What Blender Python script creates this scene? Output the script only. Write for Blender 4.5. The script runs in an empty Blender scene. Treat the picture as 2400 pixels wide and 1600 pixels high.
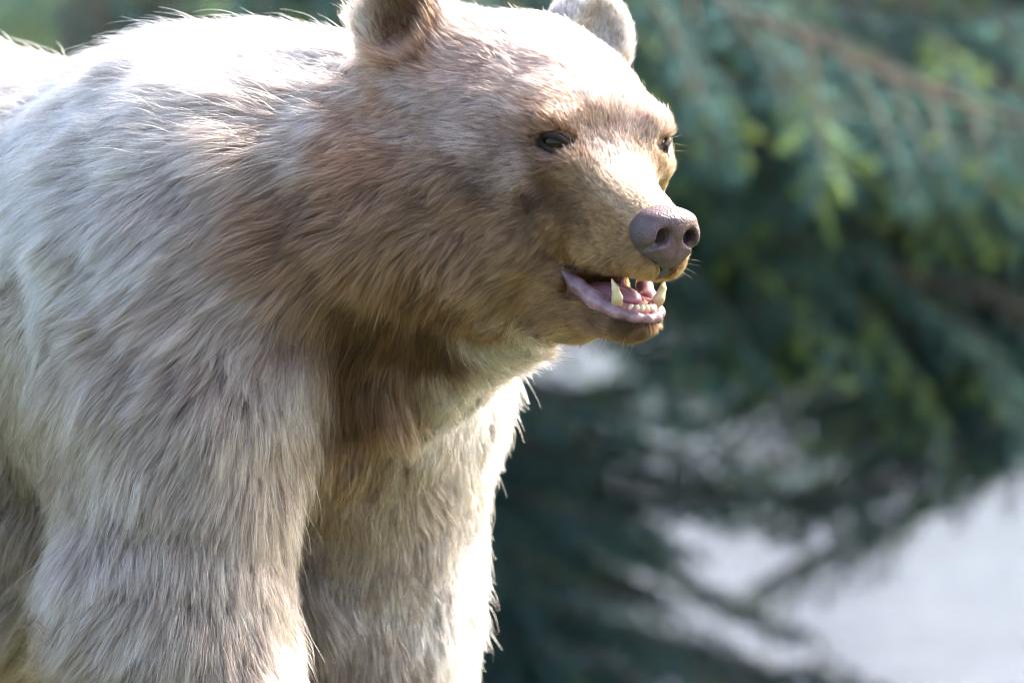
import bpy, math, random
import numpy as np
from mathutils import Vector, Matrix, kdtree

random.seed(7)
rng = np.random.default_rng(11)
FUR = 1.0            # strand density factor
scene = bpy.context.scene
col = scene.collection

# ------------------------------------------------------------------ camera
TILT = math.radians(7.0)
DIST = 8.0
WID = 2400 / 2327.0                      # metres across the frame at the focus distance
FOC = np.array([0.0, 0.0, 0.75])
RIGHT = np.array([1.0, 0.0, 0.0])
VDIR = np.array([0.0, math.cos(TILT), -math.sin(TILT)])
VUP = np.array([0.0, math.sin(TILT), math.cos(TILT)])
cam_d = bpy.data.cameras.new('camera')
cam = bpy.data.objects.new('camera', cam_d)
col.objects.link(cam)
cam.location = FOC - DIST * VDIR
cam.rotation_euler = (math.radians(90) - TILT, 0, 0)
cam_d.sensor_width = 36
cam_d.lens = 36 * DIST / WID
cam_d.clip_start = 0.1
cam_d.clip_end = 2000
cam_d.dof.use_dof = True
cam_d.dof.focus_distance = DIST - 0.02
cam_d.dof.aperture_fstop = 4.6
scene.camera = cam

# ------------------------------------------------------------------ light
SUN_DIR = np.array([0.57, 0.50, 0.65]); SUN_DIR /= np.linalg.norm(SUN_DIR)   # towards the sun
elev = math.asin(SUN_DIR[2])
azim = math.atan2(SUN_DIR[0], SUN_DIR[1])
world = bpy.data.worlds.new('World')
scene.world = world
world.use_nodes = True
wn = world.node_tree.nodes
bg = wn['Background']
sky = wn.new('ShaderNodeTexSky')
sky.sky_type = 'NISHITA'
sky.sun_disc = False
sky.sun_elevation = elev
sky.sun_rotation = azim
sky.air_density = 1.0
sky.dust_density = 4.0
sky.ozone_density = .6
world.node_tree.links.new(sky.outputs[0], bg.inputs[0])
bg.inputs[1].default_value = 0.15
sun_d = bpy.data.lights.new('sun', 'SUN')
sun_d.energy = 2.5
sun_d.angle = math.radians(3)
sun_d.color = (1.0, 0.95, 0.87)
sun = bpy.data.objects.new('sun', sun_d)
col.objects.link(sun)
sun.rotation_euler = Vector(SUN_DIR).to_track_quat('Z', 'Y').to_euler()
sun.location = (3, 2, 8)
scene.view_settings.view_transform = 'Standard'
scene.view_settings.look = 'None'
scene.view_settings.gamma = 1
scene.view_settings.use_curve_mapping = False
scene.view_settings.exposure = 2.12
scene.render.hair_type = 'STRAND' if hasattr(scene.render, 'hair_type') else scene.render.hair_type
scene.cycles_curves.shape = 'RIBBONS'
scene.cycles.use_denoising = True
scene.cycles.use_adaptive_sampling = True
scene.cycles.adaptive_threshold = .03
scene.cycles.filter_width = 1.05
scene.cycles.max_bounces = 8
scene.cycles.diffuse_bounces = 3
scene.cycles.glossy_bounces = 4
scene.cycles.transmission_bounces = 6

# ------------------------------------------------------------------ helpers
def tag(o, label=None, cat=None, group=None, kind=None):
    if label: o['label'] = label
    if cat: o['category'] = cat
    if group: o['group'] = group
    if kind: o['kind'] = kind
    return o

def empty(name, loc):
    o = bpy.data.objects.new(name, None)
    o.location = loc
    o.empty_display_size = 0.1
    col.objects.link(o)
    return o

def mesh_obj(name, verts, faces, mat, parent=None, smooth=True, colors=None):
    me = bpy.data.meshes.new(name)
    verts = np.asarray(verts, np.float32)
    if isinstance(faces, np.ndarray):
        nf, k = faces.shape
        me.vertices.add(len(verts)); me.vertices.foreach_set('co', verts.ravel())
        me.loops.add(nf * k); me.loops.foreach_set('vertex_index', faces.astype(np.int32).ravel())
        me.polygons.add(nf)
        me.polygons.foreach_set('loop_start', np.arange(0, nf * k, k, dtype=np.int32))
        me.update(calc_edges=True)
    else:
        me.from_pydata(verts.tolist(), [], faces)
    if smooth:
        me.polygons.foreach_set('use_smooth', np.ones(len(me.polygons), bool))
    if colors is not None:
        a = me.color_attributes.new('tint', 'FLOAT_COLOR', 'POINT')
        c = np.ones((len(verts), 4), np.float32); c[:, :3] = colors
        a.data.foreach_set('color', c.ravel())
    me.validate()
    if mat: me.materials.append(mat)
    o = bpy.data.objects.new(name, me)
    col.objects.link(o)
    if parent: o.parent = parent
    return o

def material(name, base=(.5, .5, .5), rough=.6, spec=.5, attr=None, noise=None, bump=None, sss=0.0, coat=0.0):
    m = bpy.data.materials.new(name); m.use_nodes = True
    n = m.node_tree.nodes; l = m.node_tree.links
    b = n['Principled BSDF']
    b.inputs['Base Color'].default_value = (*base, 1)
    b.inputs['Roughness'].default_value = rough
    b.inputs['Specular IOR Level'].default_value = spec
    b.inputs['Coat Weight'].default_value = coat
    if sss:
        b.inputs['Subsurface Weight'].default_value = sss
        b.inputs['Subsurface Radius'].default_value = (.01, .004, .003)
        b.inputs['Subsurface Scale'].default_value = .5
    src = None
    if attr:
        a = n.new('ShaderNodeAttribute'); a.attribute_name = attr
        src = a.outputs['Color']
    if noise:
        sc, c2, amt = noise
        tc = n.new('ShaderNodeTexCoord')
        nz = n.new('ShaderNodeTexNoise'); nz.inputs['Scale'].default_value = sc; nz.inputs['Detail'].default_value = 6
        l.new(tc.outputs['Object'], nz.inputs['Vector'])
        ra = n.new('ShaderNodeMapRange'); ra.inputs[1].default_value = .38; ra.inputs[2].default_value = .64
        ra.inputs[4].default_value = amt
        l.new(nz.outputs[0], ra.inputs[0])
        mx = n.new('ShaderNodeMix'); mx.data_type = 'RGBA'
        l.new(ra.outputs[0], mx.inputs[0])
        if src: l.new(src, mx.inputs[6])
        else: mx.inputs[6].default_value = (*base, 1)
        mx.inputs[7].default_value = (*c2, 1)
        src = mx.outputs[2]
    if src: l.new(src, b.inputs['Base Color'])
    if bump:
        sc, st, dist = bump
        tc = n.new('ShaderNodeTexCoord')
        nz = n.new('ShaderNodeTexNoise'); nz.inputs['Scale'].default_value = sc; nz.inputs['Detail'].default_value = 5
        l.new(tc.outputs['Object'], nz.inputs['Vector'])
        bp = n.new('ShaderNodeBump'); bp.inputs['Strength'].default_value = st; bp.inputs['Distance'].default_value = dist
        l.new(nz.outputs[0], bp.inputs['Height']); l.new(bp.outputs[0], b.inputs['Normal'])
    return m

def surface_nets(F, xs, ys, zs):
    """dual contouring mesh of F=0 on a rectilinear grid"""
    S = F < 0
    nx, ny, nz = F.shape
    X = [xs, ys, zs]
    corner = {}
    cnt = np.zeros((nx-1, ny-1, nz-1), np.uint8)
    for i in (0, 1):
        for j in (0, 1):
            for k in (0, 1):
                cnt += S[i:nx-1+i, j:ny-1+j, k:nz-1+k]
    act = np.argwhere((cnt > 0) & (cnt < 8))
    idx = -np.ones(cnt.shape, np.int32)
    idx[act[:, 0], act[:, 1], act[:, 2]] = np.arange(len(act))
    acc = np.zeros((len(act), 3)); w = np.zeros(len(act))
    offs = [(i, j, k) for i in (0, 1) for j in (0, 1) for k in (0, 1)]
    for a in offs:
        for ax in range(3):
            if a[ax] == 1: continue
            b = list(a); b[ax] = 1
            A = act + np.array(a); B = act + np.array(b)
            fa = F[A[:, 0], A[:, 1], A[:, 2]]; fb = F[B[:, 0], B[:, 1], B[:, 2]]
            m = (fa < 0) != (fb < 0)
            t = np.where(m, fa / np.where(m, fa - fb, 1), 0)
            pa = np.stack([X[q][A[:, q]] for q in range(3)], 1)
            pb = np.stack([X[q][B[:, q]] for q in range(3)], 1)
            acc += np.where(m[:, None], pa + (pb - pa) * t[:, None], 0); w += m
    V = acc / w[:, None]
    quads = []
    for ax in range(3):
        sl0 = [slice(1, -1)] * 3; sl1 = [slice(1, -1)] * 3
        sl0[ax] = slice(0, -1); sl1[ax] = slice(1, None)
        s0 = S[tuple(sl0)]; s1 = S[tuple(sl1)]
        e = np.argwhere(s0 != s1)
        if not len(e): continue
        flip = s0[e[:, 0], e[:, 1], e[:, 2]]
        g = e + 1; g[:, ax] -= 1
        u, v = [(1, 2), (2, 0), (0, 1)][ax]
        def cell(du, dv):
            c = g.copy(); c[:, u] -= du; c[:, v] -= dv
            return idx[c[:, 0], c[:, 1], c[:, 2]]
        q = np.stack([cell(1, 1), cell(0, 1), cell(0, 0), cell(1, 0)], 1)
        q[~flip] = q[~flip][:, ::-1]
        quads.append(q)
    return V, np.concatenate(quads)

# signed distance pieces
def ell(P, c, r, R=None):
    q = P - np.asarray(c, np.float32)
    if R is not None: q = q @ np.asarray(R, np.float32).T
    r = np.asarray(r, np.float32)
    k0 = np.sqrt(((q / r) ** 2).sum(-1)); k1 = np.sqrt(((q / r ** 2) ** 2).sum(-1)) + 1e-9
    return k0 * (k0 - 1) / k1

def cone(P, a, b, ra, rb):
    a = np.asarray(a, np.float32); b = np.asarray(b, np.float32)
    ab = b - a
    q = P - a
    t = np.clip((q @ ab) / (ab @ ab), 0, 1)
    return np.sqrt(((q - t[..., None] * ab) ** 2).sum(-1)) - (ra + (rb - ra) * t)

def smin(a, b, k):
    h = np.maximum(k - np.abs(a - b), 0) / k
    return np.minimum(a, b) - h * h * k * .25

def smax(a, b, k): return -smin(-a, -b, k)

def v2w(P):                      # view-aligned bear space -> world
    P = np.asarray(P, np.float64)
    return FOC + P[..., :1] * RIGHT + P[..., 1:2] * VDIR + P[..., 2:3] * VUP

# ------------------------------------------------------------------ ground and water
WATER_Z = -0.9
def smooth01(x): x = np.clip(x, 0, 1); return x * x * (3 - 2 * x)
def height(x, y):
    h = .05 * np.sin(x * .35 + 1) * np.sin(y * .28) + .03 * np.sin(x * 1.1) * np.cos(y * .9 + .5)
    h = h * smooth01((np.hypot(x, y) - 1.2) / 2)
    near = smooth01((y - 1.5 - .2 * np.sin(x * 2.3)) / 1.5)
    left = smooth01((x - (-.62 - np.clip(y - 8, 0, 6) * .8 + .15 * np.sin(y * 1.9))) / 1.0 + .35)
    right = smooth01(((1.75 + np.clip(y - 7.0, 0, 6) * 1.1 + .2 * np.sin(y * 1.4 + 2)) - x) / .8)
    far = smooth01((20.5 + .5 * np.sin(x * .8) - y) / 7.5)
    return h - 1.45 * near * left * right * far + .012 * np.clip(y - 21, 0, 400)

def build_ground():
    def axis(lo, hi, fine_lo, fine_hi, d):
        f = np.arange(fine_lo, fine_hi, d)
        g1 = fine_hi + np.geomspace(.3, hi - fine_hi, 28)
        g0 = fine_lo - np.geomspace(.3, fine_lo - lo, 28)[::-1]
        return np.concatenate([g0, f, g1])
    xs = axis(-600, 600, -9, 11, .16); ys = axis(-600, 900, -9, 26, .16)
    X, Y = np.meshgrid(xs, ys, indexing='ij')
    Z = height(X, Y)
    V = np.stack([X, Y, Z], -1).reshape(-1, 3)
    nx, ny = len(xs), len(ys)
    i = np.arange(nx - 1)[:, None] * ny + np.arange(ny - 1)[None]
    F = np.stack([i, i + ny, i + ny + 1, i + 1], -1).reshape(-1, 4)
    m = material('ground_soil_grass', (.085, .13, .03), .9, .2, noise=(1.6, (.085, .06, .042), 1.0), bump=(30, .6, .03))
    o = mesh_obj('ground', V, F, m)
    tag(o, 'grassy earth bank around the pond', kind='structure')

def build_water():
    m = bpy.data.materials.new('water'); m.use_nodes = True
    n = m.node_tree.nodes; l = m.node_tree.links; b = n['Principled BSDF']
    b.inputs['Base Color'].default_value = (.06, .065, .095, 1)
    b.inputs['Roughness'].default_value = .12
    b.inputs['IOR'].default_value = 1.33
    tc = n.new('ShaderNodeTexCoord'); mp = n.new('ShaderNodeMapping')
    mp.inputs['Scale'].default_value = (1, 2.2, 1)
    nz = n.new('ShaderNodeTexNoise'); nz.inputs['Scale'].default_value = 5; nz.inputs['Detail'].default_value = 4
    bp = n.new('ShaderNodeBump'); bp.inputs['Strength'].default_value = .5; bp.inputs['Distance'].default_value = .04
    l.new(tc.outputs['Object'], mp.inputs[0]); l.new(mp.outputs[0], nz.inputs[0])
    l.new(nz.outputs[0], bp.inputs['Height']); l.new(bp.outputs[0], b.inputs['Normal'])
    V = [(-9, 1.0, WATER_Z), (13, 1.0, WATER_Z), (13, 21, WATER_Z), (-9, 21, WATER_Z)]
    o = mesh_obj('water', V, [(0, 1, 2, 3)], m, smooth=False)
    tag(o, 'bright pale blue pond water rippling behind the bear', kind='structure')


def build_grass():
    n = 70000
    ang = rng.random(n) * 2 * math.pi; rad = 5.5 * np.sqrt(rng.random(n))
    x = -.5 + rad * np.cos(ang); y = .8 + rad * np.sin(ang)
    k = int(n * .45)
    x[:k] = rng.uniform(-4, 5, k); y[:k] = rng.uniform(15.5, 23, k)
    z = height(x, y)
    ok = z > WATER_Z + .08
    x, y, z = x[ok], y[ok], z[ok]; n = len(x)
    h = rng.uniform(.03, .11, n) * (1 + .5 * np.sin(x * 2.1) * np.sin(y * 1.7)); a = rng.random(n) * 6.283
    lean = rng.normal(0, .35, (n, 2)) * h[:, None]
    w = np.stack([np.cos(a), np.sin(a), np.zeros(n)], 1) * .004
    p = np.stack([x, y, z - .005], 1)
    t = p + np.concatenate([lean, h[:, None]], 1); m = p + np.concatenate([lean * .3, h[:, None] * .55], 1)
    V = np.stack([p - w, p + w, m + w * .7, t, m - w * .7], 1).reshape(-1, 3)
    i = np.arange(n)[:, None] * 5
    F = np.concatenate([i + np.array([[0, 1, 2]]), i + np.array([[0, 2, 4]]), i + np.array([[4, 2, 3]])])
    c = np.array((.06, .115, .025)) + rng.random((n, 1)) * np.array((.09, .06, .02))
    o = mesh_obj('grass', V, F, material('grass_blades', (.08, .14, .03), .6, .3, attr='tint'), smooth=False, colors=np.repeat(c, 5, 0))
    tag(o, 'short green grass growing along the pond banks', 'grass', kind='stuff')

# ------------------------------------------------------------------ spruces
def tube(pts, rads, sides=5):
    pts = np.asarray(pts, float); V = []; F = []
    for i, p in enumerate(pts):
        d = pts[min(i + 1, len(pts) - 1)] - pts[max(i - 1, 0)]; d /= np.linalg.norm(d) + 1e-9
        a = np.cross(d, (0.13, .21, 1.0) if abs(d[2]) < .9 else (1, 0, 0)); a /= np.linalg.norm(a); b = np.cross(d, a)
        for k in range(sides):
            t = 2 * math.pi * k / sides
            V.append(p + rads[i] * (a * math.cos(t) + b * math.sin(t)))
    for i in range(len(pts) - 1):
        for k in range(sides):
            k2 = (k + 1) % sides
            F.append((i * sides + k, i * sides + k2, (i + 1) * sides + k2, (i + 1) * sides + k))
    return np.array(V), np.array(F)

def bough_geometry(seed, length=1.5, droop=.5):
    r = np.random.default_rng(seed)
    n = 16
    s = np.linspace(0, 1, n)
    ax = np.stack([s * length, .06 * np.sin(s * 4 + seed) * s, .16 * length * s - droop * length * s ** 2 + .16 * length * s ** 5], 1)
    WV, WF = [], []; off = 0
    def wood(p, rr, sides=5):
        nonlocal off
        v, f = tube(p, rr, sides); WV.append(v); WF.append(f + off); off += len(v)
    wood(ax, .013 * (1 - .85 * s) + .0015)
    starts, dirs, lens, fresh = [], [], [], []
    nsec = 46
    for k in range(nsec):
        t = .12 + .88 * (k + r.random() * .6) / nsec
        p = np.array([np.interp(t, s, ax[:, q]) for q in range(3)])
        side = 1 if k % 2 else -1
        ll = length * (.05 + .34 * (1 - t) ** .7 * min(1, t * 3.2)) * r.uniform(.75, 1.2)
        d0 = np.array([.75, side * r.uniform(.6, 1.0), r.uniform(-.25, .12)]); d0 /= np.linalg.norm(d0)
        m = 6; q = [p]
        for i in range(1, m):
            d = d0 + np.array([0, 0, -.75 * i / m]); d /= np.linalg.norm(d)
            q.append(q[-1] + d * ll / (m - 1))
        q = np.array(q); wood(q, np.linspace(.0035, .0012, m), 4)
        nt = max(3, int(ll / .022)); fr = r.random() < .42
        for j in range(nt):
            u = (j + .6) / nt; x = u * (m - 1); i0 = min(int(x), m - 2)
            st = q[i0] + (q[i0 + 1] - q[i0]) * (x - i0)
            dd = (q[i0 + 1] - q[i0]); dd /= np.linalg.norm(dd)
            lat = np.cross(dd, (0, 0, 1)) * (1 if j % 2 else -1)
            td = dd * .75 + lat * r.uniform(.35, .9) + np.array([0, 0, r.uniform(-.75, .05)]); td /= np.linalg.norm(td)
            starts.append(st); dirs.append(td); lens.append(r.uniform(.035, .085) * (1.15 - .5 * u)); fresh.append(1.0 if fr and r.random() < .55 and u > .35 else 0.0)
    starts, dirs, lens, fresh = map(np.array, (starts, dirs, lens, fresh))
    # needles, one small blade each, combed forward round the twig
    per = 24
    ti = np.repeat(np.arange(len(starts)), per)
    u = r.random(len(ti))
    base = starts[ti] + dirs[ti] * (lens[ti] * u)[:, None]
    rad = r.normal(size=(len(ti), 3)); rad -= dirs[ti] * (rad * dirs[ti]).sum(1, keepdims=True); rad /= np.linalg.norm(rad, axis=1, keepdims=True)
    nd = dirs[ti] * .75 + rad * .8; nd /= np.linalg.norm(nd, axis=1, keepdims=True)
    wd = np.cross(nd, r.normal(size=nd.shape)); wd /= np.linalg.norm(wd, axis=1, keepdims=True)
    ln = r.uniform(.012, .019, (len(ti), 1)); hw = .0020
    NV = np.stack([base - wd * hw, base + wd * hw, base + nd * ln], 1).reshape(-1, 3)
    NF = np.arange(len(NV)).reshape(-1, 3)
    green = np.array((.125, .24, .22)); tip = np.array((.40, .52, .14))
    fw = (fresh[ti] * (.35 + .65 * u))[:, None]
    c = (green * (1 - fw) + tip * fw) * r.uniform(.7, 1.3, (len(ti), 1))
    return np.concatenate(WV), np.concatenate(WF), NV, NF, np.repeat(c, 3, 0)

M_BARK = material('spruce_bark', (.10, .07, .05), .9, .2, noise=(14, (.20, .15, .11), .8), bump=(40, .8, .01))
M_NEEDLE = material('spruce_needles', (.03, .09, .06), .55, .35, attr='tint')
_b = M_NEEDLE.node_tree
_tr = _b.nodes.new('ShaderNodeBsdfTranslucent'); _mx = _b.nodes.new('ShaderNodeMixShader'); _mx.inputs[0].default_value = .6
_b.links.new(_b.nodes['Attribute'].outputs['Color'], _tr.inputs['Color'])
_b.links.new(_b.nodes['Principled BSDF'].outputs[0], _mx.inputs[1]); _b.links.new(_tr.outputs[0], _mx.inputs[2])
_b.links.new(_mx.outputs[0], _b.nodes['Material Output'].inputs['Surface'])
BOUGHS = []

def make_bough(k):
    while len(BOUGHS) < 5:
        i = len(BOUGHS)
        wv, wf, nv, nf, nc = bough_geometry(40 + i, 1.5, (.38, .5, .62, .45, .7)[i])
        w = mesh_obj('branch', wv, wf, M_BARK); nd = mesh_obj('needles', nv, nf, M_NEEDLE, smooth=False, colors=nc)
        BOUGHS.append((w.data, nd.data))
        bpy.data.objects.remove(w); bpy.data.objects.remove(nd)
    return BOUGHS[k % 5]

def spruce(x, y, hgt, label, seed, extra=(), count=44, z_low=.25, reach=1.5, aim=None):
    r = random.Random(seed)
    g = float(height(np.array(x), np.array(y)))
    t = empty('spruce_tree', (x, y, g))
    tag(t, label, 'tree', 'spruces around the pond')
    zz = np.linspace(-.15, hgt, 14)
    rr = .018 * hgt * (1 - np.clip(zz / hgt, 0, 1)) + .008
    wob = np.stack([.03 * np.sin(zz * 1.7 + seed), .03 * np.cos(zz * 1.3 + seed), zz], 1)
    v, f = tube(wob, rr, 12)
    mesh_obj('trunk', v, f, M_BARK, t)
    spots = [e if len(e) == 4 else (*e, None) for e in extra]
    for k in range(count):
        u = k / count
        z = z_low + (hgt - z_low - .1) * u ** 1.25
        a = k * 2.399 + r.uniform(-.4, .4)
        spots.append((z, a, (reach * (1 - .9 * z / hgt) + .08) / 1.5 * r.uniform(.85, 1.12), None))
    for i, (z, a, sc, var) in enumerate(spots):
        dw, dn = make_bough(r.randrange(5) if var is None else var)
        w = bpy.data.objects.new('branch', dw); nd = bpy.data.objects.new('needles', dn)
        col.objects.link(w); col.objects.link(nd)
        w.parent = t; nd.parent = w; nd['kind'] = 'stuff'
        w.location = (.03 * math.sin(z * 1.7 + seed), .03 * math.cos(z * 1.3 + seed), z)
        w.rotation_euler = (r.uniform(-.15, .15), r.uniform(-.12, .10), a)
        w.scale = (sc, sc * r.choice((1, -1)), sc)
    return t

def build_trees():
    D = math.radians
    q = random.Random(5)
    up = [(.74 + .75 * k / 22, D(q.uniform(-34, 30)), q.uniform(1.1, 1.45), q.choice((0, 0, 3, 3))) for k in range(22)]
    low = [(-.08 + .03 * k, D(-30 + 9 * (k * 5 % 6)), q.uniform(.7, .98), (2, 4, 1)[k % 3]) for k in range(15)]
    mid = [(.08 + .022 * k, D(-26 + 8 * (k * 5 % 7)), q.uniform(.52, .74), (1, 2, 3)[k % 3]) for k in range(19)]
    mid += [(-.16 + .03 * k, D(-24 + 7 * (k * 3 % 5)), q.uniform(.85, 1.0), (0, 3)[k % 2]) for k in range(6)]
    mid += [(.27 + .025 * k, D(-28 + 9 * (k * 5 % 6)), q.uniform(.60, .76), (1, 3)[k % 2]) for k in range(13)]
    spruce(-.72, 5.7, 2.3, 'tall spruce with long drooping boughs directly behind the bear', 3, extra=up + low + mid, count=12, z_low=1.1, reach=1.0)
    up = [(.85 + .55 * k / 12, D(180 + q.uniform(-32, 32)), q.uniform(.9, 1.15), q.choice((0, 1, 3, 3))) for k in range(12)]
    low = [(.52, D(176), .92, 4), (.60, D(190), .85, 2), (.65, D(165), 1.0, 4), (.56, D(203), .8, 4), (.70, D(183), 1.0, 1), (.78, D(196), .95, 3), (.8, D(172), 1.05, 1)]
    low += [(.16 + .035 * k, D(180 - 24 + 8 * (k * 5 % 7)), q.uniform(.85, 1.08), (1, 2, 4, 3)[k % 4]) for k in range(13)]
    low += [(.06 + .035 * k, D(170 + 6 * (k * 3 % 6)), 1.12 + .035 * (k % 5), 1) for k in range(7)]
    low += [(.0 + .016 * k, D(172 + 7 * (k * 3 % 5)), .96 + .04 * (k % 4), (1, 3, 2)[k % 3]) for k in range(9)]
    spruce(1.95, 6.3, 2.7, 'spruce on the right bank reaching sprays over the bright water', 8, extra=up + low, count=12, z_low=1.4, reach=1.0)
    spruce(-2.0, 7.2, 2.8, 'spruce on the left bank seen over the back of the bear', 12, count=22,
           extra=[(.35 + .06 * k, D(-35 + 23 * (k * 3 % 4)), 1.0 + .02 * k, (0, 3, 1)[k % 3]) for k in range(11)])
    spruce(-.9, 19.5, 6.0, 'far bank spruce standing in line with the shoulder of the bear', 15, count=36, z_low=.1)
    spruce(1.15, 21.0, 5.0, 'far bank spruce standing in line with the nose of the bear', 17, count=36, z_low=.1)
    spruce(2.9, 19.2, 6.5, 'far bank spruce rising behind the right bank spruce', 19, count=36, z_low=.1)

# ------------------------------------------------------------------ bear anatomy
YAW, PIT = math.radians(52), math.radians(10)
_f = np.array([math.cos(YAW), -math.sin(YAW), 0]); _u = np.array([0, 0, 1.])
HF = _f * math.cos(PIT) - _u * math.sin(PIT)
HU = _u * math.cos(PIT) + _f * math.sin(PIT)
HN = np.array([-math.sin(YAW), -math.cos(YAW), 0])
HO = np.array([(1379 - 1200) / 2327, 0.0, (800 - 336) / 2327])
HR = np.stack([HF, HN, HU])                        # rows: head axes in bear space
def H(f, n, u): return HO + .01 * (f * HF + n * HN + u * HU)       # head centimetres -> bear space
def Hs(pts): return HO + .01 * (np.asarray(pts, float) @ HR)
def toH(P): return (P - HO) @ HR.T * 100
BYAW = math.radians(35)
BF = np.array([math.cos(BYAW), -math.sin(BYAW), 0]); BN = np.array([-math.sin(BYAW), -math.cos(BYAW), 0])
BO = np.array([-.23, .22, 0])
BR = np.stack([BF, BN, np.array([0, 0, 1.])])
def B(f, n, z): return BO + f * BF + n * BN + np.array([0, 0, z])
def gz(p): return (-.75 + math.sin(TILT) * p[1]) / math.cos(TILT)   # ground height in bear space

EYES = [(3.0, 6.9, .4), (3.0, -6.9, 0.0)]
EARS = [((-16.2, 11.6, 8.6), (.66, .72, .15)), ((-16.0, -11.3, 8.4), (.98, .10, .1))]

def leg(P, pts, k=.05):
    d = None
    for (a, ra), (b, rb) in zip(pts[:-1], pts[1:]):
        c = cone(P, a, b, ra, rb)
        d = c if d is None else smin(d, c, k)
    return d

def paw(P, wrist, n_side, g):
    c = wrist + BF * .06; c = np.array([c[0], c[1], g + .045])
    d = ell(P, c, (.11, .075, .05), BR)
    for k in range(5):
        t = c + BF * (.085 - .012 * abs(k - 2)) + BN * (.032 * (k - 2)); t[2] = g + .035
        d = smin(d, ell(P, t, (.045, .022, .034), BR), .02)
    return d

def sdf_body(P):
    d = cone(P, B(-.14, 0, .065), B(-.55, 0, .037), .200, .262)
    d = smin(d, cone(P, B(-.55, 0, .015), B(-1.02, 0, .09), .262, .235), .1)
    d = smin(d, ell(P, B(-.48, 0, -.15), (.30, .20, .20), BR), .1)
    d = smin(d, ell(P, B(-.03, 0, .142), (.24, .15, .140), BR), .1)
    # neck, withers and throat
    d = smin(d, cone(P, B(-.04, 0, .118), H(-9, 0, -4.3), .170, .118), .1)
    d = smin(d, cone(P, H(-7, 0, -12.0), B(.05, -.03, -.03), .058, .105), .06)
    d = smin(d, cone(P, H(-12, 5.5, -7), B(-.02, .10, .07), .07, .11), .07)
    # brisket
    d = smin(d, ell(P, B(.0, -.045, -.03), (.10, .11, .12), BR), .07)
    d = smax(d, -ell(P, (-.165, -.05, -.055), (.06, .13, .09)), .10)      # hollow in front of the shoulder
    d = smin(d, cone(P, B(.0, -.085, -.06), B(-.03, -.155, -.27), .10, .085), .07)
    # shoulders
    d = smin(d, ell(P, B(-.065, .14, .03), (.145, .112, .22), BR), .09)
    d = smin(d, ell(P, B(-.06, -.14, .03), (.13, .10, .21), BR), .09)
    # fore legs
    for s, fo in ((1, .026), (-1, -.025)):
        w = B(.03 + fo, .165 * s, 0); g = gz(w); w[2] = g + .10
        el = B(-.055 + fo + (.035 if s < 0 else 0), .168 * s, -.27)
        l = leg(P, [(B((-.03 if s > 0 else .03) + fo, .16 * s, -.06), .108 if s > 0 else .10), (el, .096 if s > 0 else .092), (B(0 + fo, .165 * s, -.42), .085), (w, .066)])
        l = smin(l, paw(P, w, s, g), .05)
        l = smin(l, cone(P, el, el - BF * .07 + np.array([0, 0, .01]), .06, .03), .05)
        d = smin(d, l, .045 if s > 0 else .10)
    # hind legs
    for s, fo in ((1, 0), (-1, .12)):
        hip = B(-.98 + fo, .13 * s, .02); kn = B(-.82 + fo, .16 * s, -.22); hk = B(-1.03 + fo, .15 * s, 0)
        w = B(-.96 + fo, .15 * s, 0); g = gz(w); w[2] = g + .08; hk[2] = g + .20
        l = leg(P, [(hip, .18), (kn, .125), (hk, .07), (w, .065)])
        d = smin(d, smin(l, paw(P, w, s, g), .05), .08)
    tail = B(-1.25, 0, .12)
    d = smin(d, cone(P, B(-1.2, 0, .16), tail + np.array([0, 0, -.03]), .05, .03), .04)
    return d

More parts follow.
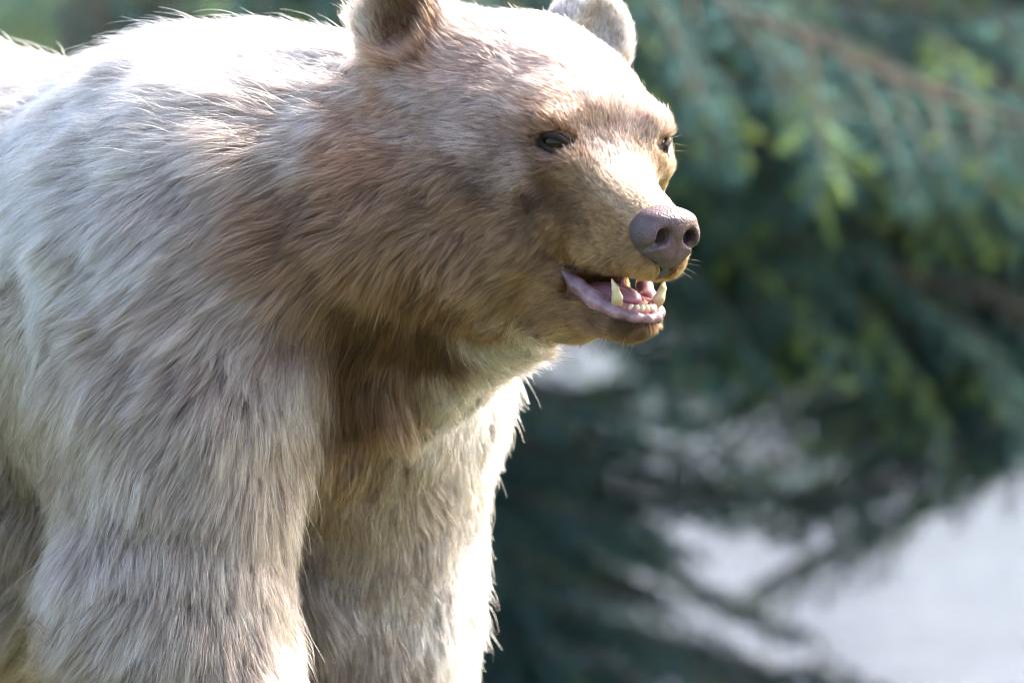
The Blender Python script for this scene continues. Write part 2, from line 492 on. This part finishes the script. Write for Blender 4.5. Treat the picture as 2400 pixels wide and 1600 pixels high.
def sdf_head(P):
    Q = toH(P).astype(np.float32)                       # head centimetres
    f, n, u = Q[..., 0], Q[..., 1], Q[..., 2]
    d = ell(Q, (-7.0, 0, -1.5), (11.6, 10.4, 10.2))
    for s in (1, -1):
        d = smin(d, ell(Q, (-6, 6.2 * s, -8), (8.0, 5.0, 7.2)), 5)         # cheek
        d = smin(d, ell(Q, (.2, 5.6 * s, -2.0), (4.6, 3.6, 3.6)), 3)        # cheek bone under the eye
        d = smin(d, ell(Q, (-.1, 5.6 * s, 2.5), (3.5, 3.0, 1.4)), 3.0)       # brow
    d = smin(d, ell(Q, (-2.4, 0, 3.6), (4.9, 6.0, 4.0)), 3)                 # forehead
    d = smin(d, ell(Q, (-13, 0, 1.4), (9.0, 12.0, 9.6)), 4)                  # crown
    d = smin(d, ell(Q, (-13.5, 7, 4.2), (5, 5, 6.6)), 3)
    d = smin(d, cone(Q, (-5, 0, -13.5), (0, 0, -14.4), 6.6, 5.2), 3)        # jaw root
    # muzzle
    mz = cone(Q, (2.0, 0, -5.2), (11.5, 0, -7.6), 5.7, 3.7)
    mz = smin(mz, cone(Q, (6, 2.0, -9.3), (12.2, 1.1, -9.3), 2.9, 2.35), 1.2)
    mz = smin(mz, cone(Q, (6, -2.0, -9.3), (12.2, -1.1, -9.3), 2.9, 2.35), 1.2)
    mz = smax(mz, -(u + 11.9 + .03 * (f - 8)), .7)                          # flat underside of upper lip
    d = smin(d, mz, 2.6)
    # lower jaw
    j = cone(Q, (-2, 0, -14.6), (9.2, 0, -16.1), 4.9, 2.1)
    j = smin(j, ell(Q, (9.5, 0, -16.2), (2.9, 2.8, 1.6)), 1.5)
    d = smin(d, j, 1.2)
    # mouth opening
    cav = np.maximum(np.maximum(u + 11.95, -(u + 12.3 + .40 * (f - 4.2))), 4.2 - f)
    cav = np.maximum(cav, np.abs(n) - 7)
    d = smax(d, -cav, .35)
    thr = ell(Q, (5.0, 0, -13.0), (5.0, 2.6, 2.6))
    d = smax(d, -thr, .5)
    # eye sockets
    for (ef, en, eu) in EYES:
        s = 1 if en > 0 else -1
        d = smax(d, -ell(Q, (ef + .5, en + .9 * s, eu), (1.5, 1.5, 1.05)), .7)
    # hollow in front of the cheek bone
    for s in (1, -1):
        d = smax(d, -ell(Q, (5.2, 7.4 * s, -4.8), (2.6, 1.6, 2.0)), 2.4)
    # ears
    for (c, nr) in EARS:
        nr = np.array(nr) / np.linalg.norm(nr)
        up = np.array([-.15, .18 * np.sign(c[1]), 1.]); up -= nr * (up @ nr); up /= np.linalg.norm(up)
        si = np.cross(up, nr)
        R = np.stack([si, up, nr])
        cc = np.array(c)
        e = ell(Q, cc, (4.5 if c[1] > 0 else 5.0, 5.4, 2.3), R)
        e = smax(e, -ell(Q, cc + nr * (2.5 if c[1] > 0 else 3.3) + up * .5, (3.3, 4.2, 2.6), R), .8)
        e = smin(e, cone(Q, cc - up * 3.5 - nr * .5, cc - up * 6 + np.array([2, -2.5 * np.sign(c[1]), 0]), 2.6, 4), 2.0)
        d = smin(d, e, 2.2)
    return d * .01

HC = H(-4, 0, -5)
def sdf(P):
    P = np.asarray(P, np.float32)
    sh = P.shape[:-1]
    P = P.reshape(-1, 3)
    d = sdf_body(P)
    m = ((P - HC) ** 2).sum(-1) < .36 ** 2
    h = np.full(len(P), 9., np.float32)
    h[m] = sdf_head(P[m])
    # blend the head to the neck, but keep the mouth clean
    q = toH(P)
    k = np.where(q[:, 0] > -1, .008, .055).astype(np.float32)
    k = .008 + .047 * smooth01((1 - q[:, 0]) / 7)
    return smin(d, h, k).reshape(sh)

def grad(P, e=.002):
    g = np.zeros_like(P)
    for a in range(3):
        o = np.zeros(3, P.dtype); o[a] = e
        g[:, a] = sdf(P + o) - sdf(P - o)
    return g / (np.linalg.norm(g, axis=1, keepdims=True) + 1e-9)

def graded(lo, hi, a, b, fine, coarse):
    return np.concatenate([np.arange(lo, a, coarse), np.arange(a, b, fine), np.arange(b, hi + coarse, coarse)]).astype(np.float32)

# control points in the plane of the photograph (on the animal): position, hair direction
FLOW = np.array([
 (1560,470,-.5,-.85),(1450,420,-.45,-.9),(1480,600,-1,.1),(1400,600,-1,.1),(1430,780,-1,.15),(1330,700,-1,.25),(1290,780,-.9,.4),
 (1550,645,-.4,.8),(1460,635,-.6,.65),(1370,620,-.7,.6),(1430,330,-.35,-.95),(1400,220,-.6,-.8),(1510,250,-.15,-1),(1300,150,-.9,-.5),(1150,60,-1,-.15),(1560,330,.3,-.9),
 (1200,420,-1,.1),(1250,520,-1,.2),(1100,300,-1,.0),(1050,450,-1,.35),(1000,250,-1,.15),(950,450,-1,.5),(1150,600,-.9,.4),(1050,600,-.9,.6),
 (900,600,-.8,.6),(1150,720,-.7,.6),(1000,750,-.35,.95),(880,700,-.4,.9),(900,60,-.2,-1),(1000,80,-.6,-.8),(1380,60,.2,-1),
 (800,150,-1,.1),(650,150,-1,.15),(800,350,-1,.35),(650,350,-1,.35),(700,550,-.88,.5),(600,700,-.85,.55),(800,720,-.7,.7),(700,850,-.55,.85),
 (100,150,-1,.0),(300,120,-1,.0),(500,80,-1,-.05),(700,50,-1,0),(100,350,-1,.4),(300,350,-1,.3),(450,500,-.87,.5),(250,600,-.8,.6),(50,600,-.75,.65),
 (400,800,-.68,.72),(150,900,-.5,.85),(600,950,-.5,.85),(500,1100,-.42,.9),(250,1100,-.5,.85),(30,1100,-.4,.9),(150,1300,-.45,.9),(400,1300,-.3,.95),
 (650,1100,-.15,1),(650,1350,.45,.9),(550,1500,.0,1),(300,1500,-.5,.85),(100,1500,-.9,.35),(850,900,0,1),(950,950,.2,1),(1080,850,.4,.9),
 (1120,1000,.6,.8),(1000,1150,.35,.95),(850,1200,.0,1),(1080,1300,.55,.85),(900,1450,.15,1),(1030,1500,.6,.8),(1210,800,.8,.5)], np.float64)

# fur: position, outer colour, root colour, length cm, lift
T_ = {
 'cream':  ((.79,.72,.63),(.40,.31,.235)),
 'pale':   ((.74,.665,.575),(.29,.215,.165)),
 'taupe':  ((.61,.53,.445),(.20,.138,.104)),
 'brown':  ((.44,.335,.25),(.12,.07,.042)),
 'red':    ((.55,.385,.275),(.23,.125,.08)),
 'gold':   ((.50,.375,.235),(.23,.145,.078)),
 'muzz':   ((.57,.465,.34),(.33,.24,.155)),
 'fore':   ((.60,.49,.42),(.27,.175,.13)),
 'dark':   ((.24,.175,.115),(.075,.046,.03)),
}
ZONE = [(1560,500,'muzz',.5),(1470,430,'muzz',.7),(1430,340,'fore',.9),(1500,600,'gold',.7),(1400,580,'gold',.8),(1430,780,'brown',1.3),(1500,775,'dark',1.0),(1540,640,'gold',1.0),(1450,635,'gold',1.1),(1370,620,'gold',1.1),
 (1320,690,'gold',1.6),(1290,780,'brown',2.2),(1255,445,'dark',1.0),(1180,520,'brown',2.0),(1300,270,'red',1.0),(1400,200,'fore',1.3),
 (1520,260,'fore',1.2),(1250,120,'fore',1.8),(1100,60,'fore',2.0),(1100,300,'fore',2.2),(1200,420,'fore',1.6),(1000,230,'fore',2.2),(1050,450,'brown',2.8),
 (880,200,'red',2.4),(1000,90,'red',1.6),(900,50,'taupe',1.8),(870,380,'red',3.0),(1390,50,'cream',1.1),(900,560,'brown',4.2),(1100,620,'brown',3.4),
 (1150,730,'brown',2.8),(1000,780,'dark',3.6),(850,760,'dark',7.0),(800,900,'dark',5.0),(690,880,'taupe',5.2),(640,800,'taupe',6.0),(800,620,'brown',5.5),(800,150,'cream',4.5),(650,100,'cream',5.0),  # dark zones below the head: brown fur, partly with its shade painted in
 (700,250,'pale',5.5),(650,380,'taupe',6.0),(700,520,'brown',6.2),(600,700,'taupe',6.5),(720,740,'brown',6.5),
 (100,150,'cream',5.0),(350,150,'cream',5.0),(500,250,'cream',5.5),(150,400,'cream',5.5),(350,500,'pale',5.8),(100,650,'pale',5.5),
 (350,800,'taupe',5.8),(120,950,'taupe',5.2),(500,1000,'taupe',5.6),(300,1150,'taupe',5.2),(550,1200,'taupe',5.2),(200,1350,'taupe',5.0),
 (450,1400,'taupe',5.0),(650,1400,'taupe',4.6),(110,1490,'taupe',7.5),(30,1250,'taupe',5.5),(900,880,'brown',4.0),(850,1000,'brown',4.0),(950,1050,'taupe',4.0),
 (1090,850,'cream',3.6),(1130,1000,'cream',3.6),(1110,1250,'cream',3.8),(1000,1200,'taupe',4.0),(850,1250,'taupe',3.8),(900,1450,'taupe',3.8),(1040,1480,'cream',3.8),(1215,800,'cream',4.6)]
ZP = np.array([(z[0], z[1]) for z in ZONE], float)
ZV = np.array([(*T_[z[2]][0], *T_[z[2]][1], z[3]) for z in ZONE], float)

def to_px(P): return np.stack([1200 + 2327 * P[:, 0], 800 - 2327 * P[:, 2]], 1)
def idw(px, cp, vals, soft=45.0, power=2.0):
    out = np.zeros((len(px), vals.shape[1]))
    for s in range(0, len(px), 40000):
        q = px[s:s + 40000]
        d2 = ((q[:, None, :] - cp[None]) ** 2).sum(-1) + soft ** 2
        w = d2 ** -power
        out[s:s + 40000] = (w @ vals) / w.sum(1, keepdims=True)
    return out

def in_ear(Q):
    m = np.zeros(len(Q), bool)
    for (c, nr) in EARS[:1]:
        nr = np.array(nr) / np.linalg.norm(nr)
        up = np.array([-.15, .18 * np.sign(c[1]), 1.]); up -= nr * (up @ nr); up /= np.linalg.norm(up)
        R = np.stack([np.cross(up, nr), up, nr])
        m |= np.abs(ell(Q, np.array(c) + nr * 2.5 + up * .5, (3.3, 4.2, 2.6), R)) < .4
    return m

def bare(Qh):
    """0 on bare skin (nose, lips, mouth, eyes), 1 on fur; Qh in head centimetres"""
    f, n, u = Qh.T
    k = np.ones(len(Qh))
    k[((f - 14.4) / 2.4) ** 2 + (n / 3.3) ** 2 + ((u + 7.2) / 3.0) ** 2 < 1] = 0          # nose
    k[(f > 12.5) & (np.abs(n) < .9) & (u < -8) & (u > -10.8)] = 0
    inside = (u < -11.95) & (u > -12.35 - .40 * (f - 4.2)) & (f > 4.0) & (np.abs(n) < 6.5)
    k[inside] = 0
    k[(u < -11.5) & (u > -15) & (f > 4) & (np.abs(n) < np.interp(f, [4, 7.5, 10, 12.5, 14.5], [4.9, 3.7, 2.7, 1.6, .2]))] = 0
    for (ef, en, eu) in EYES:
        s = np.sign(en)
        k[((f - ef - .3) / 2.2) ** 2 + ((n - en) / 2.2) ** 2 + ((u - eu) / 1.1) ** 2 < 1] = 0
    return k

def build_bear():
    root_w = v2w(np.array([BO + np.array([-.35 * BF[0], -.35 * BF[1], 0])]))[0]; root_w[2] = 0
    root = empty('bear', root_w)
    tag(root, 'cream and brown long haired bear standing with its mouth open', 'bear')
    L = lambda P: v2w(P) - root_w

    xs = graded(-1.45, .42, -.16, .30, .0055, .016)
    ys = graded(-.36, 1.30, -.22, .20, .0055, .016)
    zs = graded(-.86, .46, -.06, .38, .0055, .016)
    G = np.stack(np.meshgrid(xs, ys, zs, indexing='ij'), -1)
    F = np.concatenate([sdf(G[i:i + 24]) for i in range(0, len(xs), 24)])
    V, Q = surface_nets(F, xs.astype(float), ys.astype(float), zs.astype(float))
    del G, F
    N = grad(V.astype(np.float32), .004).astype(float)
    qh = toH(V)
    zone = idw(to_px(V), ZP, ZV)
    skin = zone[:, 3:6] * .8
    skin[in_ear(qh)] *= .7
    bk = bare(qh)
    inmouth = (bk == 0) & (qh[:, 2] < -11.5) & (qh[:, 0] < 14)
    skin[bk == 0] = (.035, .022, .02)
    skin[inmouth] = (.09, .035, .04)
    body = mesh_obj('body', L(V), Q, material('bear_skin', (.2, .14, .1), .8, .1, attr='tint'), root, colors=skin)

    # ---------------- fur
    tri = np.concatenate([Q[:, [0, 1, 2]], Q[:, [0, 2, 3]]])
    a, b, c = V[tri[:, 0]], V[tri[:, 1]], V[tri[:, 2]]
    area = .5 * np.linalg.norm(np.cross(b - a, c - a), axis=1)
    cen = (a + b + c) / 3
    cn = N[tri].mean(1)
    px = to_px(cen)
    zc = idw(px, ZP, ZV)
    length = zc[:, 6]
    dens = 600e3 * np.clip((6.0 / length) ** 1.0, .8, 6)
    inframe = (px[:, 0] > -350) & (px[:, 0] < 2100) & (px[:, 1] > -350) & (px[:, 1] < 1850)
    facing = -cn[:, 1] > -.35
    dens = dens * np.where(inframe, np.where(facing, 1, .3), .09)
    dens *= bare(toH(cen))
    lam = area * dens * FUR
    n_tot = int(lam.sum())
    pick = np.searchsorted(np.cumsum(lam) / lam.sum(), rng.random(n_tot)).clip(0, len(tri) - 1)
    r1 = np.sqrt(rng.random(n_tot)); r2 = rng.random(n_tot)
    w0, w1, w2 = 1 - r1, r1 * (1 - r2), r1 * r2
    t = tri[pick]
    R = V[t[:, 0]] * w0[:, None] + V[t[:, 1]] * w1[:, None] + V[t[:, 2]] * w2[:, None]
    NN = N[t[:, 0]] * w0[:, None] + N[t[:, 1]] * w1[:, None] + N[t[:, 2]] * w2[:, None]
    keep = bare(toH(R)) > 0
    R, NN = R[keep], NN[keep]; n_tot = len(R)
    NN /= np.linalg.norm(NN, axis=1, keepdims=True)
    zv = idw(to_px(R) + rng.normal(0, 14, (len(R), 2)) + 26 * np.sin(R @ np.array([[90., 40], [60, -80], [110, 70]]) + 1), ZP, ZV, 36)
    hq = toH(R)
    ear = in_ear(hq)
    zv[ear, 6] *= 1.7; zv[ear, 0:3] *= (.95, .92, .88); zv[ear, 3:6] *= .75
    far = ~((to_px(R)[:, 0] > -350) & (to_px(R)[:, 0] < 2100) & (to_px(R)[:, 1] > -350) & (to_px(R)[:, 1] < 1850))

    def wob(P, freq, seed, k=3):
        r = np.random.default_rng(seed); o = np.zeros((len(P), k))
        for i in range(5):
            D = r.normal(size=(3, k)); D /= np.linalg.norm(D, axis=0)
            o += np.sin(P @ D * freq * (.7 + .35 * i) + r.random(k) * 6.3) / 1.6
        return o
    def flow(P, Nn):
        fl = idw(to_px(P), FLOW[:, :2], FLOW[:, 2:4], 40)
        D = np.zeros((len(P), 3)); D[:, 0] = fl[:, 0]; D[:, 2] = -fl[:, 1]
        # towards the back of the animal in depth
        D[:, 1] = .35 * np.clip(-D[:, 0], -1, 1)
        D /= np.linalg.norm(D, axis=1, keepdims=True) + 1e-9
        q = toH(P)
        mh = smooth01((q[:, 0] - 2) / 4)[:, None] * (np.abs(q[:, 2] + 8) < 14)[:, None]
        back = -HF + .10 * HU * np.where(q[:, 2] > -8, 1, -1)[:, None]
        D = D * (1 - .55 * mh) + back * .55 * mh
        lipz = (smooth01((q[:, 0] - 3.5) / 2) * smooth01((-9.6 - q[:, 2]) / 1.5) * (q[:, 2] > -12.4))[:, None]
        D = D - HU * 1.1 * lipz
        D += .16 * wob(P, 55, 5) + .10 * wob(P, 140, 6)
        D -= Nn * (D * Nn).sum(1, keepdims=True)
        return D / (np.linalg.norm(D, axis=1, keepdims=True) + 1e-9)

    NS = 8
    S = np.linspace(0, 1, NS)
    def strand(P, Nn, T, Lg, lift, droop, bend):
        pts = np.zeros((len(P), NS, 3)); cur = P - Nn * .001
        pts[:, 0] = cur
        for i in range(1, NS):
            s = S[i - 1]
            a = lift * (1 - s) ** 1.2 + .06
            d = T * np.cos(a)[:, None] + Nn * np.sin(a)[:, None] + bend * (s - .2)
            d[:, 2] -= droop * s
            d /= np.linalg.norm(d, axis=1, keepdims=True)
            cur = cur + d * (Lg / (NS - 1))[:, None]
            pts[:, i] = cur
        return pts

    guard = rng.random(n_tot) < .07
    Lg = (1 + .28 * guard) * zv[:, 6] * .01 * np.clip(rng.normal(1, .17, n_tot), .45, 1.5) * (1 + .14 * wob(R, 60, 9, 1)[:, 0])
    long = smooth01((zv[:, 6] - 1.0) / 3)
    T = flow(R, NN)
    lift = np.radians(28 + 10 * long) * np.clip(rng.normal(1, .22, n_tot), .3, 2)
    bend = rng.normal(0, .10, (n_tot, 3)) + .16 * wob(R, 45, 12)
    P = strand(R, NN, T, Lg, lift, .30 * long, bend)
    # clumps: every strand leans on the strand of its lock
    def owners(pts, ids, jit):
        kd = kdtree.KDTree(len(ids))
        for i, p in enumerate(R[ids]): kd.insert(p, i)
        kd.balance()
        find = kd.find
        q = pts + rng.normal(0, jit, pts.shape)
        return np.fromiter((find(p)[1] for p in q), np.int64, len(q))
    def lean(P, lead, grp, ngrp, amount, pw):
        amount = (amount * (.62 + .38 * long))[:, None]
        var = np.clip(rng.normal(1, .28, ngrp), .2, 1.3)[grp][:, None]
        w = (amount * var * (1 - .7 * guard[:, None]) * S[None] ** pw).clip(0, .96)[..., None]
        return P * (1 - w) + P[lead] * w
    ids1 = np.flatnonzero(rng.random(n_tot) < .055)
    own1 = owners(R, ids1, .0012)
    ids2 = ids1[rng.random(len(ids1)) < .09]
    own2 = owners(R[ids1], ids2, .003)[own1]
    P = lean(P, ids1[own1], own1, len(ids1), .62, 1.05)
    P = lean(P, ids2[own2], own2, len(ids2), .27, 1.35)
    # stray ends
    stray = (rng.random(n_tot) < .17)[:, None, None]
    P += stray * np.clip(rng.normal(0, .006, (n_tot, 1, 3)), -.011, .011) * (S ** 1.5)[None, :, None] * (Lg / .05)[:, None, None]
    fine = rng.normal(0, 1, (n_tot, 3))
    P += (fine * .0011 * (.3 + long[:, None]))[:, None, :] * np.sin(S * 7.0)[None, :, None]

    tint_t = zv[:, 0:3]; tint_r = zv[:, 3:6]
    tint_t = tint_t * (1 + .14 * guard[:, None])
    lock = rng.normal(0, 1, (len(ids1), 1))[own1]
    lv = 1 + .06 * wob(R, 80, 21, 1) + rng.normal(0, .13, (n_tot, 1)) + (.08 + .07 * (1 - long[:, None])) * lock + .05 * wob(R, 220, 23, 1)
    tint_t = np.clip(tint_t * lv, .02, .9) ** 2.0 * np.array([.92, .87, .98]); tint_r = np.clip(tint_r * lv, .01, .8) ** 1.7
    rad0 = (.00021 + .00009 * long) * np.where(far, 2.2, 1)
    rad = rad0[:, None] * (1.0 - .82 * S[None] ** 1.3)

    hm = bpy.data.materials.new('bear_fur'); hm.use_nodes = True
    nt = hm.node_tree; nt.nodes.remove(nt.nodes['Principled BSDF'])
    hb = nt.nodes.new('ShaderNodeBsdfHairPrincipled')
    hb.model = 'CHIANG'; hb.parametrization = 'COLOR'
    hb.inputs['Roughness'].default_value = .42
    hb.inputs['Radial Roughness'].default_value = .75
    hb.inputs['Random Roughness'].default_value = .2
    hb.inputs['IOR'].default_value = 1.36
    hi = nt.nodes.new('ShaderNodeHairInfo')
    a1 = nt.nodes.new('ShaderNodeAttribute'); a1.attribute_name = 'tip_tint'
    a0 = nt.nodes.new('ShaderNodeAttribute'); a0.attribute_name = 'root_tint'
    mr = nt.nodes.new('ShaderNodeMapRange'); mr.inputs[1].default_value = .12; mr.inputs[2].default_value = .68
    mx = nt.nodes.new('ShaderNodeMix'); mx.data_type = 'RGBA'
    nt.links.new(hi.outputs['Intercept'], mr.inputs[0]); nt.links.new(mr.outputs[0], mx.inputs[0])
    nt.links.new(a0.outputs['Color'], mx.inputs[6]); nt.links.new(a1.outputs['Color'], mx.inputs[7])
    nt.links.new(mx.outputs[2], hb.inputs['Color'])
    nt.links.new(hb.outputs[0], nt.nodes['Material Output'].inputs['Surface'])

    def hair_obj(name, sel):
        cu = bpy.data.hair_curves.new(name)
        k = int(sel.sum())
        cu.add_curves([NS] * k)
        cu.position_data.foreach_set('vector', L(P[sel].reshape(-1, 3)).astype(np.float32).ravel())
        ra = cu.attributes.get('radius') or cu.attributes.new('radius', 'FLOAT', 'POINT')
        ra.data.foreach_set('value', rad[sel].astype(np.float32).ravel())
        for nm, tv in (('tip_tint', tint_t), ('root_tint', tint_r)):
            at = cu.attributes.new(nm, 'FLOAT_COLOR', 'CURVE')
            cc = np.ones((k, 4), np.float32); cc[:, :3] = tv[sel]
            at.data.foreach_set('color', cc.ravel())
        cu.materials.append(hm)
        o = bpy.data.objects.new(name, cu); col.objects.link(o); o.parent = root
        o['kind'] = 'stuff'
        return o
    print('strands', n_tot)
    if FUR > 0:
        onhead = ((hq[:, 0] > -19) & (hq[:, 2] > -22) & (zv[:, 6] < 4.0) & (np.abs(hq[:, 1]) < 19) & (to_px(R)[:, 1] < 830) & (to_px(R)[:, 0] > 830))
        hair_obj('facial_fur', onhead)['label'] = 'short tan and pinkish brown facial fur'
        hair_obj('coat', ~onhead)['label'] = 'long shaggy cream coat with brown roots'
    return root, root_w, L

def bear_details(root, root_w, L):
    def part(name, fn, lo, hi, step, mat, parent=None, colfn=None):
        """mesh from a distance function in head centimetres"""
        ax = [np.arange(a, b + step, step).astype(np.float32) for a, b in zip(lo, hi)]
        G = np.stack(np.meshgrid(*ax, indexing='ij'), -1)
        F = fn(G)
        V, Q = surface_nets(F, *[a.astype(float) for a in ax])
        return mesh_obj(name, L(Hs(V)), Q, mat, parent or root, colors=None if colfn is None else colfn(V))

    m_nose = material('nose_leather', (.15, .088, .09), .38, .5, attr='tint', noise=(90, (.075, .05, .055), .75), bump=(380, .8, .002))
    m_lip = material('lip_skin', (.40, .24, .26), .22, .6, attr='tint', noise=(80, (.12, .06, .075), .8), bump=(200, .25, .001), sss=.1)
    m_lid = material('eyelid_skin', (.03, .018, .016), .75, .2)
    m_eye = material('eyeball', (.012, .007, .004), .04, .22)
    m_tooth = material('tooth_enamel', (.72, .58, .34), .22, .5, attr='tint', noise=(110, (.45, .30, .13), .45), sss=.1)
    m_tongue = material('tongue_flesh', (.40, .17, .21), .32, .5, bump=(300, .4, .001), sss=.2)
    m_gum = material('gum_flesh', (.34, .13, .14), .3, .5, sss=.2)

    def nose(P):
        f, n, u = P[..., 0], P[..., 1], P[..., 2]
        d = ell(P, (13.3, 0, -6.9), (2.5, 3.55, 2.75))
        for s in (1, -1):
            d = smin(d, ell(P, (13.6, 2.0 * s, -7.0), (2.2, 1.75, 2.0)), .9)      # wings
        d = smin(d, ell(P, (14.5, 0, -6.0), (1.6, 2.0, 1.35)), .8)               # tip
        d = smin(d, ell(P, (13.0, 0, -8.5), (2.35, 3.0, 2.1)), .9)
        d = smin(d, cone(P, (13.3, 0, -9.2), (13.3, 0, -10.5), 1.9, 1.1), .8)    # lip column
        for s in (1, -1):
            d = smax(d, -cone(P, (16.1, 1.6 * s, -6.95), (13.4, 2.0 * s, -7.1), .92, .5), .5)
            d = smax(d, -cone(P, (15.7, 1.9 * s, -7.5), (14.4, 3.3 * s, -8.5), .40, .14), .5)
        d = smin(d, ell(P, (14.0, 0, -5.3), (1.9, 3.0, .9)), .7)
        d = smax(d, -cone(P, (16.0, 0, -7.6), (15.25, 0, -11.2), .16, .22), .45)
        return d
    def nose_tint(V):
        w = smooth01((V[:, :1] - 13.2 + .35 * (V[:, 2:3] + 7)) / 1.9)
        return np.array((.075, .055, .062)) * (1 - w) + np.array((.135, .075, .082)) * w
    part('nose', nose, (9.5, -4.8, -12.5), (17.5, 4.8, -3.2), .11, m_nose, None, nose_tint)

    def lipdark(V):
        line = np.interp(V[:, 0], [4.4, 6, 8.3, 10.6, 12, 12.5], [-12.6, -14.0, -15.25, -15.75, -15.95, -16.0])
        return smooth01((line - V[:, 2]) / .35 + .2)[:, None]
    def lip(P):
        pts = [((4.4, 5.0, -12.4), .28), ((6.0, 4.35, -13.5), .78), ((8.3, 3.4, -14.75), 1.0), ((10.6, 2.65, -15.45), .7), ((12.0, 1.4, -15.75), .52), ((12.5, 0, -15.8), .47)]
        d = None
        for s in (1, -1):
            q = [((a[0], a[1] * s, a[2]), r) for a, r in pts]
            l = leg(P, q, .6)
            d = l if d is None else smin(d, l, .3)
        return d
    part('lower_lip', lip, (3.2, -6.4, -17.4), (13.8, 6.4, -11.2), .13, m_lip, None,
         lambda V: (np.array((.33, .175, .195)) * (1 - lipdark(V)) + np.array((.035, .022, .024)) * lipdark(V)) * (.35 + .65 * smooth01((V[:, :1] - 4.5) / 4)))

    def ulip(P):
        pts = [((4.4, 4.7, -11.9), .22), ((7.5, 3.2, -11.7), .24), ((10.3, 2.1, -11.7), .2), ((12.0, 1.2, -11.65), .18), ((12.7, 0, -11.5), .18)]
        d = None
        for s in (1, -1):
            l = leg(P, [((a[0], a[1] * s, a[2]), r) for a, r in pts], .4)
            d = l if d is None else smin(d, l, .2)
        return d
    part('upper_lip', ulip, (3.4, -6.2, -13), (14.6, 6.2, -11), .12, m_lid)

    def tongue(P):
        d = ell(P, (6.6, 0, -14.3), (3.7, 2.15, 1.15))
        d = smax(d, -cone(P, (3, 0, -12.6), (10.5, 0, -13.0), .45, .4), .5)
        return d
    part('tongue', tongue, (2, -2.8, -16), (11, 2.8, -12.4), .12, m_tongue)

    def gum(P):
        pts = [((7.5, 2.7, -14.6), .55), ((10.1, 2.35, -15.0), .7), ((11.3, 1.1, -15.2), .55), ((11.5, 0, -15.2), .5)]
        d = None
        for s in (1, -1):
            l = leg(P, [((a[0], a[1] * s, a[2]), r) for a, r in pts], .5)
            d = l if d is None else smin(d, l, .3)
        return d
    part('gum', gum, (6.4, -3.8, -16.2), (12.6, 3.8, -13.6), .12, m_gum)

    def tooth_tint(lo, hi): return lambda V: np.array((.36, .21, .09)) + (np.array((.74, .61, .38)) - np.array((.36, .21, .09))) * smooth01((V[:, 2:3] - lo) / (hi - lo))
    for s in (1, -1):
        part('canine_tooth', lambda P, s=s: leg(P, [((10.3, 2.45 * s, -15.1), .64), ((10.6, 2.7 * s, -14.0), .56), ((10.55, 3.05 * s, -13.0), .36), ((10.2, 3.35 * s, -12.15), .09)], .15),
             (9.3, min(1.6 * s, 4.1 * s), -15.9), (11.4, max(1.6 * s, 4.1 * s), -11.8), .08, m_tooth, None, tooth_tint(-15.0, -13.4))
    for k, nn in enumerate((-1.45, -.87, -.29, .29, .87, 1.45)):
        ff = 11.75 - .16 * nn * nn
        part('incisor', lambda P, nn=nn, ff=ff: ell(P, (ff, nn, -14.95), (.28, .38, .52)), (ff - .5, nn - .5, -15.6), (ff + .5, nn + .5, -14.3), .08, m_tooth, None, tooth_tint(-15.3, -14.7))

    # whiskers and guard hairs
    m_wh = material('whisker_hair', (.55, .47, .36), .4, .5)
    r = random.Random(4)
    spots = [((9 + r.uniform(-2, 2.5), r.uniform(-1.8, 2.2), -17.6), (r.uniform(-.6, .1), r.uniform(-.3, .3), -1), r.uniform(2.2, 4.2)) for _ in range(9)]
    spots += [((2.2, -8.6 - .2 * k, 1.6 - .6 * k), (.3 + r.uniform(-.2, .4), -1, r.uniform(-.3, .6)), r.uniform(1.2, 2.4)) for k in range(4)]
    spots += [((12.5 + .3 * k, -3.3 + .4 * k, -9.6 - .3 * k), (.6, -1, -.15 * k), 2.2) for k in range(4)]
    spots += [((8.5 + k, 4.1 - .3 * k, -9.8), (.2, 1, -.5), 2.0) for k in range(3)]
    for p, d, ln in spots:
        p = np.array(p); d = np.array(d, float); d /= np.linalg.norm(d)
        sd = np.array((r.uniform(-.5, -.1), 0, r.uniform(-.3, .2)))
        pts = [p + d * ln * t + sd * ln * t * t * .6 for t in np.linspace(0, 1, 7)]
        v, f = tube(Hs(pts), np.linspace(.00017, .00005, 7), 4)
        mesh_obj('whisker', L(v), f, m_wh, root)

    # eyes
    for (ef, en, eu) in EYES:
        s = 1 if en > 0 else -1
        c = np.array([ef - .18, en - .47 * s, eu])
        out = np.array([.62, .78 * s, .05]); out /= np.linalg.norm(out)
        ev = part('eye', lambda P: ell(P, c, (1.35, 1.35, 1.35)), c - 1.6, c + 1.6, .1, m_eye)
        fw = np.array([.80, -.60 * s, -.10]); fw -= out * (fw @ out); fw /= np.linalg.norm(fw)
        up = np.cross(out, fw) * (1 if np.cross(out, fw)[2] > 0 else -1)
        arcs = {}
        for nm, k in (('upper_eyelid', 1), ('lower_eyelid', -1)):
            pts = []
            for a in np.linspace(-1, 1, 9):
                hgt = (.76 if k > 0 else .74) * (1 - a * a) * k - .10 * a
                p = fw * a * 1.75 + up * hgt
                p = c + p + out * math.sqrt(max(1.42 ** 2 - min(p @ p, 1.9), .05))
                pts.append((p, (.33 if k > 0 else .26) * (1 - .3 * abs(a))))
            part(nm, lambda P: leg(P, pts, .2), c - 2.9, c + 2.9, .13, m_lid, ev)

build_ground()
build_water()
build_grass()
build_trees()
bear, bear_w, LOC = build_bear()
bear_details(bear, bear_w, LOC)
